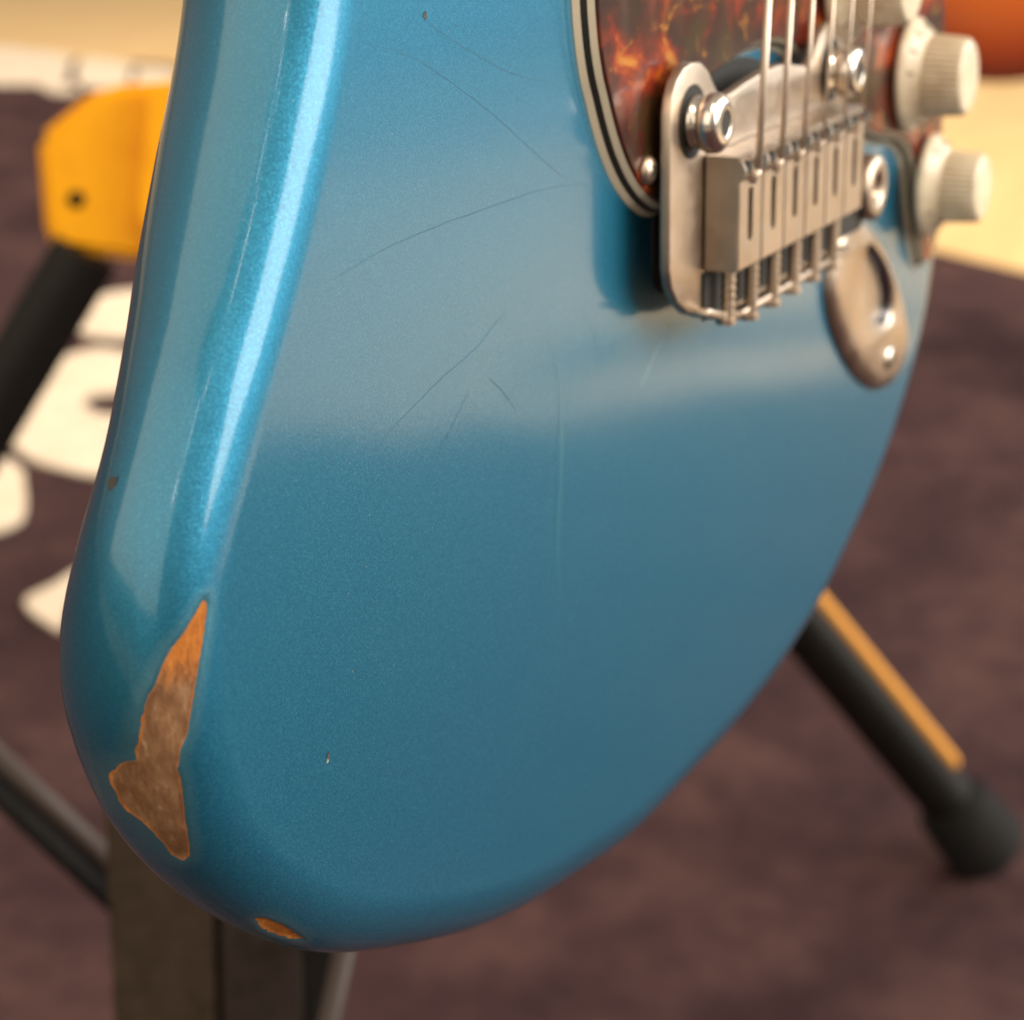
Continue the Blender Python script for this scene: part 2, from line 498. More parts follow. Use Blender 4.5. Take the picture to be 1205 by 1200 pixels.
for j in range(K + 1):
    ph = math.pi / 2 * j / K
    prof.append((A_R * math.sin(ph), -B_R * (1 - math.cos(ph))))
NB = 44
V = []; UV = []
def back_c(p):
    # depth of the rounded back edge; larger radius = slimmer rear roundover
    return 36 + 22 * math.exp(-((p.y + 22) / 14) ** 2)
for i in range(n):
    p = Vector(S[i]); nn = nor[i]
    ctr = Vector((-4, 30))
    u0 = 0
    for (o, z) in prof:
        q = p + nn * o
        V.append((q.x, q.y, z))
    c = back_c(p) if p.x < 0 else 28
    for j in range(1, NB + 1):
        ps = math.pi / 2 * j / NB
        q = p + nn * (A_R - c * (1 - math.cos(ps)))
        V.append((q.x, q.y, -B_R - 25 * math.sin(ps)))
Rn = len(prof) + NB
F = []
for i in range(n):
    i2 = (i + 1) % n
    for j in range(Rn - 1):
        F.append((i * Rn + j, i * Rn + j + 1, i2 * Rn + j + 1, i2 * Rn + j))
F.append(tuple(i * Rn for i in range(n)))
F.append(tuple(i * Rn + Rn - 1 for i in range(n))[::-1])

# bare wood patches: outlines on the surface (x, y, z); signed distance in the plane facing the wear
WP = [[(-121.5, -39.83), (-121.51, -41.02), (-122.24, -43.49), (-123.34, -47.2), (-123.9, -49.05), (-124.29, -50.57), (-124.85, -52.74), (-125.77, -54.95), (-126.16, -56.68), (-125.7, -59.26), (-125.4, -63.07), (-124.93, -65.84), (-124.71, -67.97), (-125.18, -68.58), (-126.03, -68.09), (-127.0, -66.43), (-128.14, -64.42), (-128.91, -63.23), (-129.79, -62.54), (-130.36, -61.49), (-130.68, -60.2), (-131.06, -59.13), (-131.19, -57.84), (-130.77, -56.72), (-130.5, -55.98), (-129.67, -55.57), (-129.79, -54.39), (-129.4, -52.7), (-129.18, -50.92), (-128.52, -48.77), (-127.63, -47.27), (-126.75, -45.38), (-125.93, -43.95), (-124.5, -42.73), (-123.15, -41.19), (-121.98, -39.89)], [(-116.12, -79.7), (-114.42, -80.51), (-111.95, -82.72), (-108.45, -86.63), (-110.0, -85.94), (-112.5, -84.21), (-114.62, -82.17)]]
import mathutils
def sdf(px, py, poly):
    d = 1e9; inside = False; m = len(poly)
    for a in range(m):
        x1, y1 = poly[a]; x2, y2 = poly[(a + 1) % m]
        ex, ey = x2 - x1, y2 - y1
        t = max(0, min(1, ((px - x1) * ex + (py - y1) * ey) / (ex * ex + ey * ey + 1e-12)))
        dd = (px - x1 - ex * t) ** 2 + (py - y1 - ey * t) ** 2
        if dd < d: d = dd
        if (y1 > py) != (y2 > py) and px < (x2 - x1) * (py - y1) / (y2 - y1) + x1: inside = not inside
    d = math.sqrt(d)
    return -d if inside else d
# plane the wear is measured in: across the rounded edge, seen square on
WN = Vector((-0.55, 0.10, 0.83)).normalized()
WU = Vector((0.83, 0.0, 0.55)).normalized()
WU = (WU - WN * WU.dot(WN)).normalized()
WV = WN.cross(WU)
wear = [9.0] * len(V); raw = [0.0] * len(V)
for vi, v in enumerate(V):
    if v[0] < -80 and -100 < v[1] < -15 and v[2] > -16:
        a, b = Vector(v).dot(WU), Vector(v).dot(WV)
        best = 9.0
        for poly in WP:
            x0 = min(q[0] for q in poly) - 4; x1 = max(q[0] for q in poly) + 4
            y0 = min(q[1] for q in poly) - 4; y1 = max(q[1] for q in poly) + 4
            if x0 < a < x1 and y0 < b < y1:
                best = min(best, sdf(a, b, poly))
        wear[vi] = best
        raw[vi] = max(smooth(v[1], -44.0, -36.0), 1.0 if v[1] < -64 else 0.0)
# the lacquer has real thickness: bare wood sits 0.25 mm lower
me = bpy.data.meshes.new('body')
Vn = []
for vi, v in enumerate(V):
    if wear[vi] < 0.4:
        s = smooth(-wear[vi], -0.25, 0.25) * 0.28
        i = min(vi // Rn, n - 1); j = vi % Rn
        if j < len(prof):
            o, z = prof[j]
            ph = math.asin(max(0, min(1, o / A_R))) if o > 0 else 0
            nv = Vector((nor[i].x * math.sin(ph), nor[i].y * math.sin(ph), math.cos(ph)))
            v = tuple(Vector(v) - nv * s)
    Vn.append(tuple(c * MM for c in v))
me.from_pydata(Vn, [], F)
bm = bmesh.new(); bm.from_mesh(me); bmesh.ops.recalc_face_normals(bm, faces=bm.faces); bm.to_mesh(me); bm.free()
for nm, dat in (('wear', wear), ('rawness', raw)):
    a = me.attributes.new(nm, 'FLOAT', 'POINT')
    a.data.foreach_set('value', dat)
for f in me.polygons: f.use_smooth = True
me.materials.append(M_paint)
body = link(bpy.data.objects.new('body', me), gt)
BODYV, BODYN = list(V), n

# ---- hairline cracks and chips in the lacquer
M_crack = mat('crack_dark_blue', (0.025, 0.11, 0.17), .5, .3)  # dark blue line colour of the lacquer cracks
def ribbon(name, pts, wd, z, m, parent, nn=8):
    P = catmull(pts, nn, False)
    V, F = [], []
    for i, p in enumerate(P):
        a, b = Vector(P[max(i - 1, 0)]), Vector(P[min(i + 1, len(P) - 1)])
        t = (b - a).normalized(); nr = Vector((-t.y, t.x))
        k = wd * .7 * (.35 + .65 * math.sin(math.pi * (i + .6) / (len(P) + .2))) * random.uniform(.7, 1.1)
        jx = random.uniform(-.06, .06)
        V += [(p[0] + nr.x * (k + jx), p[1] + nr.y * (k + jx), z), (p[0] - nr.x * (k - jx), p[1] - nr.y * (k - jx), z)]
    for i in range(len(P) - 1): F.append((2 * i, 2 * i + 1, 2 * i + 3, 2 * i + 2))
    return mobj(name, V, F, m, parent, scale=MM)
for pts, wd in (([(-98.7, 19.6), (-87.0, 14.7), (-76.2, 11.1), (-66.8, 9.2)], .07),
                ([(-110.7, 18.3), (-102.7, 16.3), (-95.2, 13.2), (-83.0, 7.4), (-69.5, -0.2), (-62.6, -3.7)], .065),
                ([(-56.9, -5.1), (-69.6, -3.7), (-81.3, -3.5), (-96.2, -3.4), (-109.7, -3.8), (-120.4, -5.0)], .06),
                ([(-80.7, -16.8), (-88.7, -19.7), (-97.3, -21.3), (-105.5, -23.3), (-113.2, -25.6)], .055),
                ([(-85.6, -24.2), (-82.3, -26.6), (-78.4, -30.2)], .10),
                ([(-91.1, -24.9), (-95.6, -28.0), (-99.5, -30.5)], .06), ([(-104, 40), (-97, 32), (-91, 26)], .05), ([(-70, -22), (-66, -30), (-67, -40)], .04),
                ([(-60, -20), (-54, -27), (-52, -33)], .03), ([(-118, -62), (-108, -68), (-97, -74)], .035)):
    ribbon('hairline_crack', pts, wd, .018, M_crack, body)
M_haze = mat('rubbed_lacquer', (0.018, 0.205, 0.32), .48, .74, 1.0, coat_rough=.16)
ribbon('rubbed_streak', [(-66.0, -28), (-65.2, -36), (-65.6, -44), (-66.6, -52), (-66.0, -60)], 1.1, .010, M_haze, body, 10)
M_scuff = mat('pale_scuff', (0.22, 0.36, 0.42), .55)
ribbon('pale_scratch', [(-27.6, -30.2), (-32.3, -32.9), (-38.5, -37.1)], .22, .016, M_scuff, body)
def chip(c, r, seed, col_m, nrm=(0, 0, 1)):
    rnd = random.Random(seed)
    q = Vector(nrm).to_track_quat('Z', 'Y')
    N = 14; V = [(0, 0, .02)]; F = []
    pts = []
    for i in range(N):
        a = 2 * math.pi * i / N
        rr = r * rnd.uniform(.6, 1.15)
        V.append((rr * math.cos(a) * .8, rr * math.sin(a), .05))
    for i in range(N): F.append((0, 1 + i, 1 + (i + 1) % N))
    V = [tuple(Vector(c) + q @ Vector(v)) for v in V]
    return mobj('paint_chip', V, F, col_m, body, scale=MM)
M_chipd = mat('chip_dark', (0.05, 0.05, 0.045), .7)
M_chipl = mat('chip_pale', (0.20, 0.26, 0.24), .6)
chip((-125.9, -58.0, 0), .38, 1, M_chipl); chip((-125.7, -57.5, 0.03), .42, 5, M_chipd)
chip((-98.7, 20.2, 0), .55, 2, M_chipd)
chip((-144.9, -21.5, -11.3), 1.05, 8, M_chipd, (-.88, .35, -.28)); chip((-145.0, -22.4, -11.3), .8, 9, M_chipl, (-.88, .35, -.28))
chip((-141.1, -69.5, -5.3), .5, 6, M_chipl, (-.7, -.6, .35))
chip((-119.8, -49.7, 0), .15, 3, M_chipl)

M_dust = mat('dust_speck', (0.45, 0.42, 0.36), .9)
b = bmesh.new(); rd = random.Random(9)
for _ in range(260):
    x_, y_ = rd.uniform(-138, 40), rd.uniform(-98, 22)
    if x_ > -62 and y_ > -34: continue
    if (x_ / 150) ** 2 + (min(y_, 0) / 108) ** 2 > .82: continue
    r_ = rd.uniform(.025, .075)
    a0 = rd.uniform(0, 6)
    vs = [b.verts.new((x_ + r_ * rd.uniform(.6, 1.3) * math.cos(a0 + k), y_ + r_ * rd.uniform(.6, 1.3) * math.sin(a0 + k), .02 + r_ * .3)) for k in (0, 1.3, 2.6, 3.9, 5.1)]
    b.faces.new(vs)
du = bmobj('dust', b, M_dust, body, scale=MM); du['kind'] = 'stuff'
# ---- pickguard: three plies
PGL = [(-64, 115), (-63.2, 80), (-62.4, 45), (-61.4, 22), (-60.4, 14), (-58.9, 9), (-57.3, 5.8), (-54.8, 1.2), (-51.9, -3), (-48.1, -7.0), (-43.7, -10.2),
       (-39.5, -12.3), (-35.5, -13.3), (-33.0, -13.0), (-31.8, -11.8)]
PGIN = [(-31.2, -8), (-31.0, -2), (-29.5, 2.2), (-24.5, 3.0), (-20.5, 2.9), (-17.3, 3.3), (-8.7, 4.8), (0.3, 5.6), (9, 5.3), (16, 3.8),
        (20, 2), (30, 2), (33, -2), (34.5, -8), (40, -13.0)]
PGR = [(56.2, -15.0), (67.7, -18.1), (77.9, -19.8), (86.0, -24.2), (91.0, -34.8), (95.5, -43.6), (99.5, -47.8), (103.8, -47.0), (107.5, -43.7), (109.2, -37),
       (108, -20), (105, 5), (101, 40), (95, 75), (90, 100), (88, 115)]
PG = ccw(PGL + PGIN + PGR)
def dedup(p):
    return [q for i, q in enumerate(p) if (Vector(q) - Vector(p[i - 1])).length > .05]
PGd = ccw(dedup(catmull(PGL, 4, False) + catmull(PGIN, 3, False) + catmull(PGR, 4, False)))
pg = empty('pickguard'); pg.parent = gt
zz = [(0.05, -.15), (.85, -.75), (1.0, -.85), (1.75, -1.45), (1.9, -1.55), (2.5, -2.0), (2.62, -2.1), (2.9, -2.5)]
def lay(z0, o0, z1, o1, m, nm, top=False):
    V, F = layered([(offset(PGd, o0), z0), (offset(PGd, o1), z1)])
    return mobj(nm, V, F, m, pg, scale=MM)
lay(.05, 0, .85, -.65, M_cream, 'cream_ply')
lay(.86, -.66, 1.62, -1.2, M_black_ply, 'black_ply')
lay(1.63, -1.21, 2.4, -1.8, M_cream, 'cream_ply')
V, F = layered([(offset(PGd, -1.82), 2.41), (offset(PGd, -2.0), 2.75), (offset(PGd, -2.25), 2.86)])
mobj('tortoiseshell_face', V, F, M_tort, pg, scale=MM)

def screw(parent, c, r, m, hexs=False, h=1.2, name='screw'):
    b = bmesh.new()
    lathe(b, [(r, 0), (r, h * .25), (r * .93, h * .55), (r * .75, h * .82), (r * .45, h * .97), (r * .40, h)], 32, c)
    o = bmobj(name, b, m, parent, smooth=True, scale=MM)
    b = bmesh.new()
    if hexs: lathe(b, [(r * .36, h * .98), (r * .36, h * 1.02)], 6, c)
    else:
        add_box(b, (c[0], c[1], c[2] + h), (r * 1.0, r * .26, .12), rotz=.5); add_box(b, (c[0], c[1], c[2] + h), (r * .26, r * 1.0, .14), rotz=.5)
    bmobj('drive_recess', b, M_dark, o, scale=MM)
    return o
screw(pg, (-43.8, -5.2, 2.86), 2.0, M_nickel, name='pickguard_screw')
screw(pg, (88, 22, 2.86), 2.0, M_nickel, name='pickguard_screw')

# ---- bridge
br = empty('tremolo_bridge'); br.parent = gt
ZT = 6.0
half = [(-42.6, -19.0), (-42.7, -5), (-42.7, 2.0), (-42.0, 4.6), (-40.4, 6.6), (-38.0, 8.0), (-35.0, 8.4), (-31.8, 8.0), (-29.2, 6.7), (-27.2, 4.8), (-25.4, 3.2), (-22.8, 2.3),
        (-20.0, 2.4), (-14, 3.2), (-7, 3.9), (-1, 4.1), (4, 3.9), (9, 3.1), (13, 2.4), (16, 3.2), (17.6, 4.8), (19.5, 6.7), (22.0, 8.0), (24.6, 8.3), (27.5, 7.6),
        (30.2, 5.6), (31.6, 3.0), (32.0, 0), (32.2, -10), (32.6, -20), (33.0, -25.5)]
bottom = [(32.0, -28.4), (28, -29.6), (10, -30.6), (-5, -30.8), (-17, -30.6), (-24, -29.8), (-30.5, -28.4), (-35.6, -26.7), (-39.3, -24.5), (-41.7, -21.8)]
PL = ccw(half + bottom)
socket_holes = []
V, F = layered([(offset(PL, -.4), ZT - 1.75), (PL, ZT - 1.4), (PL, ZT - .45), (offset(PL, -.15), ZT - .12), (offset(PL, -.5), ZT)])
pl = mobj('base_plate', V, F, M_nickel, br, scale=MM)
pl.data.set_sharp_from_angle(angle=R(40))
# raised rear lip
b = bmesh.new()
lipx0, lipx1 = -20.0, 31
add_box(b, ((lipx0 + lipx1) / 2, -30.0, ZT + 1.0), (lipx1 - lipx0, 1.4, 3.0), .5)
for a, c in (((-20.4, -30.0), (-27.5, -28.6)), ((-27.2, -28.7), (-34.0, -26.7))):
    dx, dy = c[0] - a[0], c[1] - a[1]
    vs = add_box(b, (0, 0, 0), (math.hypot(dx, dy) + .5, 1.4, 3.0), .5)
    bmesh.ops.rotate(b, cent=(0, 0, 0), matrix=Matrix.Rotation(math.atan2(dy, dx), 3, 'Z'), verts=vs)
    bmesh.ops.translate(b, vec=((a[0] + c[0]) / 2, (a[1] + c[1]) / 2, ZT + 1.0), verts=vs)
bmobj('rear_lip', b, M_nickel, pl, angle=40, scale=MM)
# pivot posts in the ears: threaded stud with rounded cap and hex socket
for (sx_, sy_) in ((-35.0, .3), (24.6, .5)):
    b = bmesh.new()
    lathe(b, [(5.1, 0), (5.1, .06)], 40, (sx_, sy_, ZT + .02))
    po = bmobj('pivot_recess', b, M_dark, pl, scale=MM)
    b = bmesh.new()
    lathe(b, [(3.6, 0.0), (3.6, .9), (3.1, 1.2), (3.1, 1.9), (4.0, 2.1), (4.2, 2.5), (4.25, 3.3), (4.1, 4.0), (3.7, 4.6), (3.0, 4.95), (2.1, 5.05), (1.75, 4.95), (1.7, 3.6)], 40, (sx_, sy_, ZT))
    st = bmobj('pivot_post', b, M_chrome, br, smooth=True, scale=MM)
    b = bmesh.new()
    lathe(b, [(1.74, 0), (1.74, .05)], 24, (sx_, sy_, ZT + 4.85))
    bmobj('hex_socket_shade', b, M_dark, st, scale=MM)  # dark disc paints the shade inside the socket

SXs = [-25.9 + 9.55 * i for i in range(6)]
def saddle(i, xc):
    wd = 9.3; y0, y1 = -5.0, -21.4 - .12 * i
    yl = [-28.6, -30.0, -30.0, -30.0, -30.0, -30.0][i]; zb, zt = ZT + .35, 11.4
    b = bmesh.new()
    # block with a long string slot: built from rails and end pieces so the slot is a real opening
    sl = 2.1; s0, s1 = -9.4 + random.uniform(-.3, .3), -17.6
    L = y0 - y1
    hole = [(xc - sl / 2, s1), (xc + sl / 2, s1), (xc + sl / 2, s0), (xc - sl / 2, s0)]
    hole = [(xc + sl / 2 * math.cos(a) , (s0 - sl/2 if math.sin(a) > 0 else s1 + sl/2) + sl / 2 * math.sin(a)) for a in [2 * math.pi * (k + .5) / 12 for k in range(12)]]
    rect = ccw([(xc - wd / 2, y1), (xc + wd / 2, y1), (xc + wd / 2, y0), (xc - wd / 2, y0)])
    V, F = layered([(rect, zb), (rect, zt - .35), (offset(rect, -.3), zt)], [hole])
    o = mobj('saddle', V, F, M_steel, br, scale=MM)
    # rounded crest the string breaks over, cut by two height screws
    b = bmesh.new()
    tube(b, (xc - wd / 2 + .1, y0 - 2.1, zt - .9), (xc - 1.1, y0 - 2.1, zt - .9), 1.75, 18)
    tube(b, (xc + 1.1, y0 - 2.1, zt - .9), (xc + wd / 2 - .1, y0 - 2.1, zt - .9), 1.75, 18)
    bmobj('saddle_crest', b, M_steel, o, angle=40, scale=MM)
    for dx in (-2.9, 2.9):
        b = bmesh.new()
        lathe(b, [(.95, 0), (.95, 1.25)], 16, (xc + dx, y0 - 1.6, zt - .3))
        hs = bmobj('height_screw', b, M_dark, o, scale=MM)
    b = bmesh.new()
    add_box(b, (xc, (s0 + s1) / 2, ZT + .6), (sl + .3, s0 - s1 + .4, .5))
    bmobj('slot_floor', b, M_dark, o, scale=MM)
    # intonation screw and spring to the rear lip
    b = bmesh.new()
    tube(b, (xc, y1 + .5, ZT + 2.2), (xc, yl - .9, ZT + 2.2), .95, 14)
    for k in range(6):
        yy = y1 - .8 - k * 1.15
        if yy < yl + 1.2: break
        tube(b, (xc, yy, ZT + 2.2), (xc, yy - .55, ZT + 2.2), 1.15, 14)
    bmobj('intonation_screw', b, M_nickel, o, angle=40, scale=MM)
    b = bmesh.new()
    tube(b, (xc, yl - .6, ZT + 1.9), (xc, yl - 1.5, ZT + 1.9), 1.5, 16)
    bmobj('screw_head', b, M_nickel, o, angle=40, scale=MM)
    return o
for i, xc in enumerate(SXs): saddle(i, xc)
# flat black slab painting the shade of the routed cavity below the plate
b = bmesh.new()
cav = ccw(catmull([(-34.9, -10), (-35.0, -20), (-33.8, -23.6), (-29, -25.6), (-20, -27), (0, -27.6), (31, -27.2), (32, -12), (31, 1), (14, 2.5), (0, 5.2), (-10, 5), (-20, 4.0), (-30, 3.5), (-34.8, 1)], 4))
V, F = layered([(cav, .03), (cav, .3)])
b.free()
mobj('cavity_shade_slab', V, F, M_dark, br, scale=MM)
# dark slab painting in the shade behind the saddles, seen between the screws
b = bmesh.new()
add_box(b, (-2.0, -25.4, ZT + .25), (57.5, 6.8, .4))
bmobj('screw_gap_shade', b, M_dark, br, scale=MM)

# tremolo arm bushing on its tab
b = bmesh.new()
add_box(b, (38.5, -25.6, ZT - 1.2), (14, 7.0, 2.4), .6)
bmobj('arm_tab', b, M_dark, br, scale=MM)
b = bmesh.new()
lathe(b, [(5.6, -4.0), (5.8, .6), (5.8, 1.3), (5.3, 1.9), (4.2, 2.1), (3.0, 2.0), (2.5, 1.6), (2.4, -2.0)], 40, (47.2, -22.2, ZT))
ab = bmobj('arm_bushing', b, M_nickel, br, smooth=True, scale=MM)
b = bmesh.new(); lathe(b, [(2.38, 0), (2.38, .1)], 24, (47.2, -22.2, ZT + .3)); bmobj('bushing_bore', b, M_dark, ab, scale=MM)

# ---- strings
gauge = [.56, .46, .36, .27, .2, .17]
for i, xc in enumerate(SXs):
    b = bmesh.new()
    pts = [(xc, -10.4, 9.6), (xc, -9.2, 11.5), (xc, -7.3, 12.45), (xc * 1.0 - .4, 20, 13.6), (xc * .93, 150, 17)]
    for a, c in zip(pts, pts[1:]): tube(b, a, c, gauge[i], 12)
    bmobj('string', b, M_string, gt, smooth=True, scale=MM)

# ---- control knobs
def knob(x_, y_, s=1.0, rot=0.0, hs=1.0):
    k = empty('control_knob'); k.parent = gt
    b = bmesh.new()
    z0 = 3.6
    N = 96
    lathe(b, [(10.6 * s, 0), (10.9 * s, .5), (10.7 * s, 1.1), (9.6 * s, 2.6 * hs), (8.0 * s, 4.6 * hs), (7.55 * s, 5.2 * hs)], N, (x_, y_, z0))
    bmobj('skirt', b, M_knob, k, smooth=True, scale=MM)
    b = bmesh.new()
    rings = []
    hp = [(0, 7.35), (.3, 7.45), (8.6, 6.9), (9.3, 6.7), (9.7, 6.2), (9.75, 5.6), (9.6, 0.001)]
    for hh, rr in hp:
        ring = []
        for i in range(120):
            a = 2 * math.pi * i / 120
            fl = .34 * (1 if (i % 3) == 0 else -.5) if .2 < hh < 9 else 0
            ring.append(b.verts.new((x_ + (rr + fl) * s * math.cos(a), y_ + (rr + fl) * s * math.sin(a), z0 + (5.1 + hh) * hs)))
        rings.append(ring)
    for a, c in zip(rings, rings[1:]):
        for i in range(120): b.faces.new((a[i], a[(i + 1) % 120], c[(i + 1) % 120], c[i]))
    bmobj('grip', b, M_knob, k, angle=50, scale=MM)
    # printed scale marks round the skirt
    b = bmesh.new()
    for q in range(11):
        a = R(-150 + q * 27) + rot
        for (r0, r1, zz0, zz1) in ((8.6, 9.6, 3.95, 2.72),):
            p0 = (x_ + r0 * s * math.cos(a), y_ + r0 * s * math.sin(a), z0 + zz0 * hs)
            p1 = (x_ + r1 * s * math.cos(a), y_ + r1 * s * math.sin(a), z0 + zz1 * hs)
            tube(b, p0, p1, .30, 6)
    bmobj('scale_marks', b, M_print, k, scale=MM)
    # dark gap below the skirt
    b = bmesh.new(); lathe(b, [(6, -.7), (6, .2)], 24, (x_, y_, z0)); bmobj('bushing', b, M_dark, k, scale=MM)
    return k
knob(37.5, 13.8, .98, .3, .80)
knob(79.0, -6.5, .98, .9, .76)
knob(95.5, -29.8, .92, .0, .74)

# ---- jack plate: boat shaped, dished, with teardrop recess
JK = ccw(catmull([(47.0, -30.5), (43.0, -36), (43.5, -43), (49, -50.5), (59.8, -59.3), (70, -64.8), (80, -67.6), (88.5, -66.8), (92.8, -62.0), (91.2, -55.5),
                  (84, -46.5), (74, -38), (62.5, -31.5), (53, -28.5)], 5))
TD = ccw(catmull([(60.5, -36.0), (58.8, -41), (62, -47.5), (68, -52), (75.0, -54.4), (80.0, -53), (79.5, -47.5), (73, -40), (66, -35.6)], 6))
jp = empty('jack_plate'); jp.parent = gt
V, F = layered([(JK, 0.05), (offset(JK, .0), .6), (offset(JK, -.45), 1.25), (offset(JK, -1.6), 1.9), (offset(JK, -3.0), 2.2)], cap_top=False)
base = len(V) - len(JK)
# top with teardrop opening
ids = list(range(base, base + len(JK)))
td_i = list(range(len(V), len(V) + len(TD))); V += [(q[0], q[1], 2.2) for q in TD]
flat = ids + td_i
for t in tessellate_polygon([[Vector(V[i]) for i in ids], [Vector(V[i]) for i in td_i]]): F.append(tuple(flat[j] for j in t))
cx = sum(q[0] for q in TD) / len(TD); cy = sum(q[1] for q in TD) / len(TD)
prev = td_i
nrim = len(F) + len(TD)
for sc_, zz_ in ((.90, 1.6), (.80, -0.6), (.66, -3.2), (.5, -5.2), (.3, -6.0)):
    cur = list(range(len(V), len(V) + len(TD)))
    V += [(cx + 1.5 * (1 - sc_) + (q[0] - cx) * sc_, cy - 1.0 * (1 - sc_) + (q[1] - cy) * sc_, zz_) for q in TD]
    for i in range(len(TD)): F.append((prev[i], prev[(i + 1) % len(TD)], cur[(i + 1) % len(TD)], cur[i]))
    prev = cur
F.append(tuple(prev))
o = mobj('dished_plate', V, F, M_nickel, jp, scale=MM, smooth=True, mats=[M_nickel, worn_metal('shaded_socket_steel', (0.20, 0.21, 0.24), .3)], mat_idx=[0] * nrim + [1] * (len(F) - nrim)); o.data.set_sharp_from_angle(angle=R(50))  # deeper socket faces get darker steel, painting in the recess shade
screw(jp, (77.5, -60.8, 2.1), 2.3, M_chrome, name='plate_screw', h=.9)

# ------------------------------------------------------------------ stand holding the guitar
ds = empty('display_stand', (0.09, 0.17, 0.0))
ds['label'] = 'dusty dark metal stand post with thin struts directly below the blue guitar body'
ds['category'] = 'guitar stand'
DL = Vector(ds.location)
def L(p): return tuple(Vector(p) - DL)
# two-sided upright (angled section), its corner facing the viewer
Pa, Pb, Pc = (0.0585, 0.1720), (0.0690, 0.1465), (0.0795, 0.1335)
def prism(name, pts, z0, z1, m, parent):
    V, F = layered([(ccw(pts), z0), (ccw(pts), z1)])
    V = [L(v) for v in V]
    o = mobj(name, V, F, m, parent)
    md = o.modifiers.new('bevel', 'BEVEL'); md.width = .0012; md.segments = 2; md.limit_method = 'ANGLE'
    return o
prism('upright', [(0.056, 0.174), (0.0665, 0.1495), (0.080, 0.156), (0.069, 0.181)], 0.0, .385, M_postl, ds)
prism('side_plate', [(0.0672, 0.1482), (0.0784, 0.1309), (0.092, 0.139), (0.081, 0.1555)], 0.0, .38, M_postd, ds)
prism('rear_plate', [(0.0791, 0.1318), (0.0835, 0.1235), (0.098, 0.131), (0.091, 0.1415)], 0.0, .375, M_rubber, ds)
b = bmesh.new()
tube(b, L((0.0765, 0.116, .309)), L((0.050, 0.123, .215)), .0028, 12)
bmobj('strut', b, M_rod, ds, smooth=True)
b = bmesh.new(); lathe(b, [(0.0, .006), (.004, .005), (.005, 0), (.004, -.005), (0.0, -.006)], 16, L((0.0770, 0.116, .3105)))
bmobj('strut_pin', b, M_rod, ds, smooth=True)
b = bmesh.new()
tube(b, L((0.112, 0.2862, .3205)), L((0.1235, 0.218, .2660)), .0033, 12)
tube(b, L((0.123, 0.2185, .2655)), L((0.080, 0.160, .228)), .0042, 12)
bmobj('strut', b, M_rod, ds, smooth=True)
b = bmesh.new()
tube(b, L((0.1085, 0.288, .3140)), L((0.1205, 0.2195, .2590)), .0042, 12)
bmobj('strut_rubber', b, M_rubber, ds, smooth=True)
for sgn in (-1, 1):      # cradle arm behind the body
    b = bmesh.new()
    tube(b, L((0.080, 0.150, .370)), L((0.05 + .03 * sgn, 0.046, .455)), .006, 12)
    bmobj('cradle_arm', b, M_rubber, ds, smooth=True)
for a in (0.5, 2.6, 4.7):
    b = bmesh.new()
    tube(b, L((0.08, 0.155, .16)), L((0.08 + .22 * math.cos(a), .155 + .22 * math.sin(a), .008)), .007, 12)
    bmobj('leg', b, M_rubber, ds, smooth=True)

# ------------------------------------------------------------------ tripod stand behind, black legs and yellow hub
ts = empty('tripod_stand', (0.60, 0.42, 0))
ts['label'] = 'black tubular tripod stand with bright yellow plastic hub behind the blue guitar'
ts['category'] = 'tripod stand'
TL = Vector(ts.location)
def T(p): return tuple(Vector(p) - TL)
# yellow moulding: hexagonal slab, u runs to the picture's right, v up
O0 = Vector((0.476, 0.535, 0.3485)); U = Vector((.4515, -.892, .0)).normalized(); Vv = Vector((0.12, 0.06, 1)).normalized(); Wd = U.cross(Vv).normalized()
hexp = [(0, .053), (.026, .074), (.034, .078), (.062, .081), (.110, .078), (.150, .06), (.150, .0), (.063, -.003), (.050, -.006), (.006, -.001), (.003, .004)]
b = bmesh.new()
front = [b.verts.new(T(O0 + U * u + Vv * v)) for u, v in hexp]
back = [b.verts.new(T(O0 + U * u + Vv * v - Wd * .034)) for u, v in hexp]
if True:
    b.faces.new(front); b.faces.new(back[::-1])
    for i in range(len(hexp)): b.faces.new((front[i], front[(i + 1) % len(hexp)], back[(i + 1) % len(hexp)], back[i]))
bmesh.ops.recalc_face_normals(b, faces=b.faces)
bmesh.ops.bevel(b, geom=list(b.edges), offset=.0045, segments=3, affect='EDGES')
hub = bmobj('hub', b, M_yellow, ts, angle=35)
# raised side cheek at the right of the moulding
b = bmesh.new()
ch = [(.054, .078), (.070, .083), (.120, .080), (.120, .0), (.060, -.008), (.049, .020)]
f_ = [b.verts.new(T(O0 + U * u + Vv * v + Wd * .012)) for u, v in ch]
k_ = [b.verts.new(T(O0 + U * u + Vv * v - Wd * .004)) for u, v in ch]
b.faces.new(f_); b.faces.new(k_[::-1])
for i in range(len(ch)): b.faces.new((f_[i], f_[(i + 1) % len(ch)], k_[(i + 1) % len(ch)], k_[i]))
bmesh.ops.recalc_face_normals(b, faces=b.faces)
bmesh.ops.bevel(b, geom=list(b.edges), offset=.003, segments=2, affect='EDGES')
bmobj('hub_cheek', b, M_yellow, hub, angle=35)
b = bmesh.new()
c = O0 + U * .019 + Vv * .0235
tube(b, T(c + Wd * .0012 if True else c), T(c - Wd * .004), .0042, 20)
tube(b, T(c + Wd * .0016), T(c - Wd * .003), .0022, 12)
bmobj('hub_screw', b, M_black, hub, smooth=True)
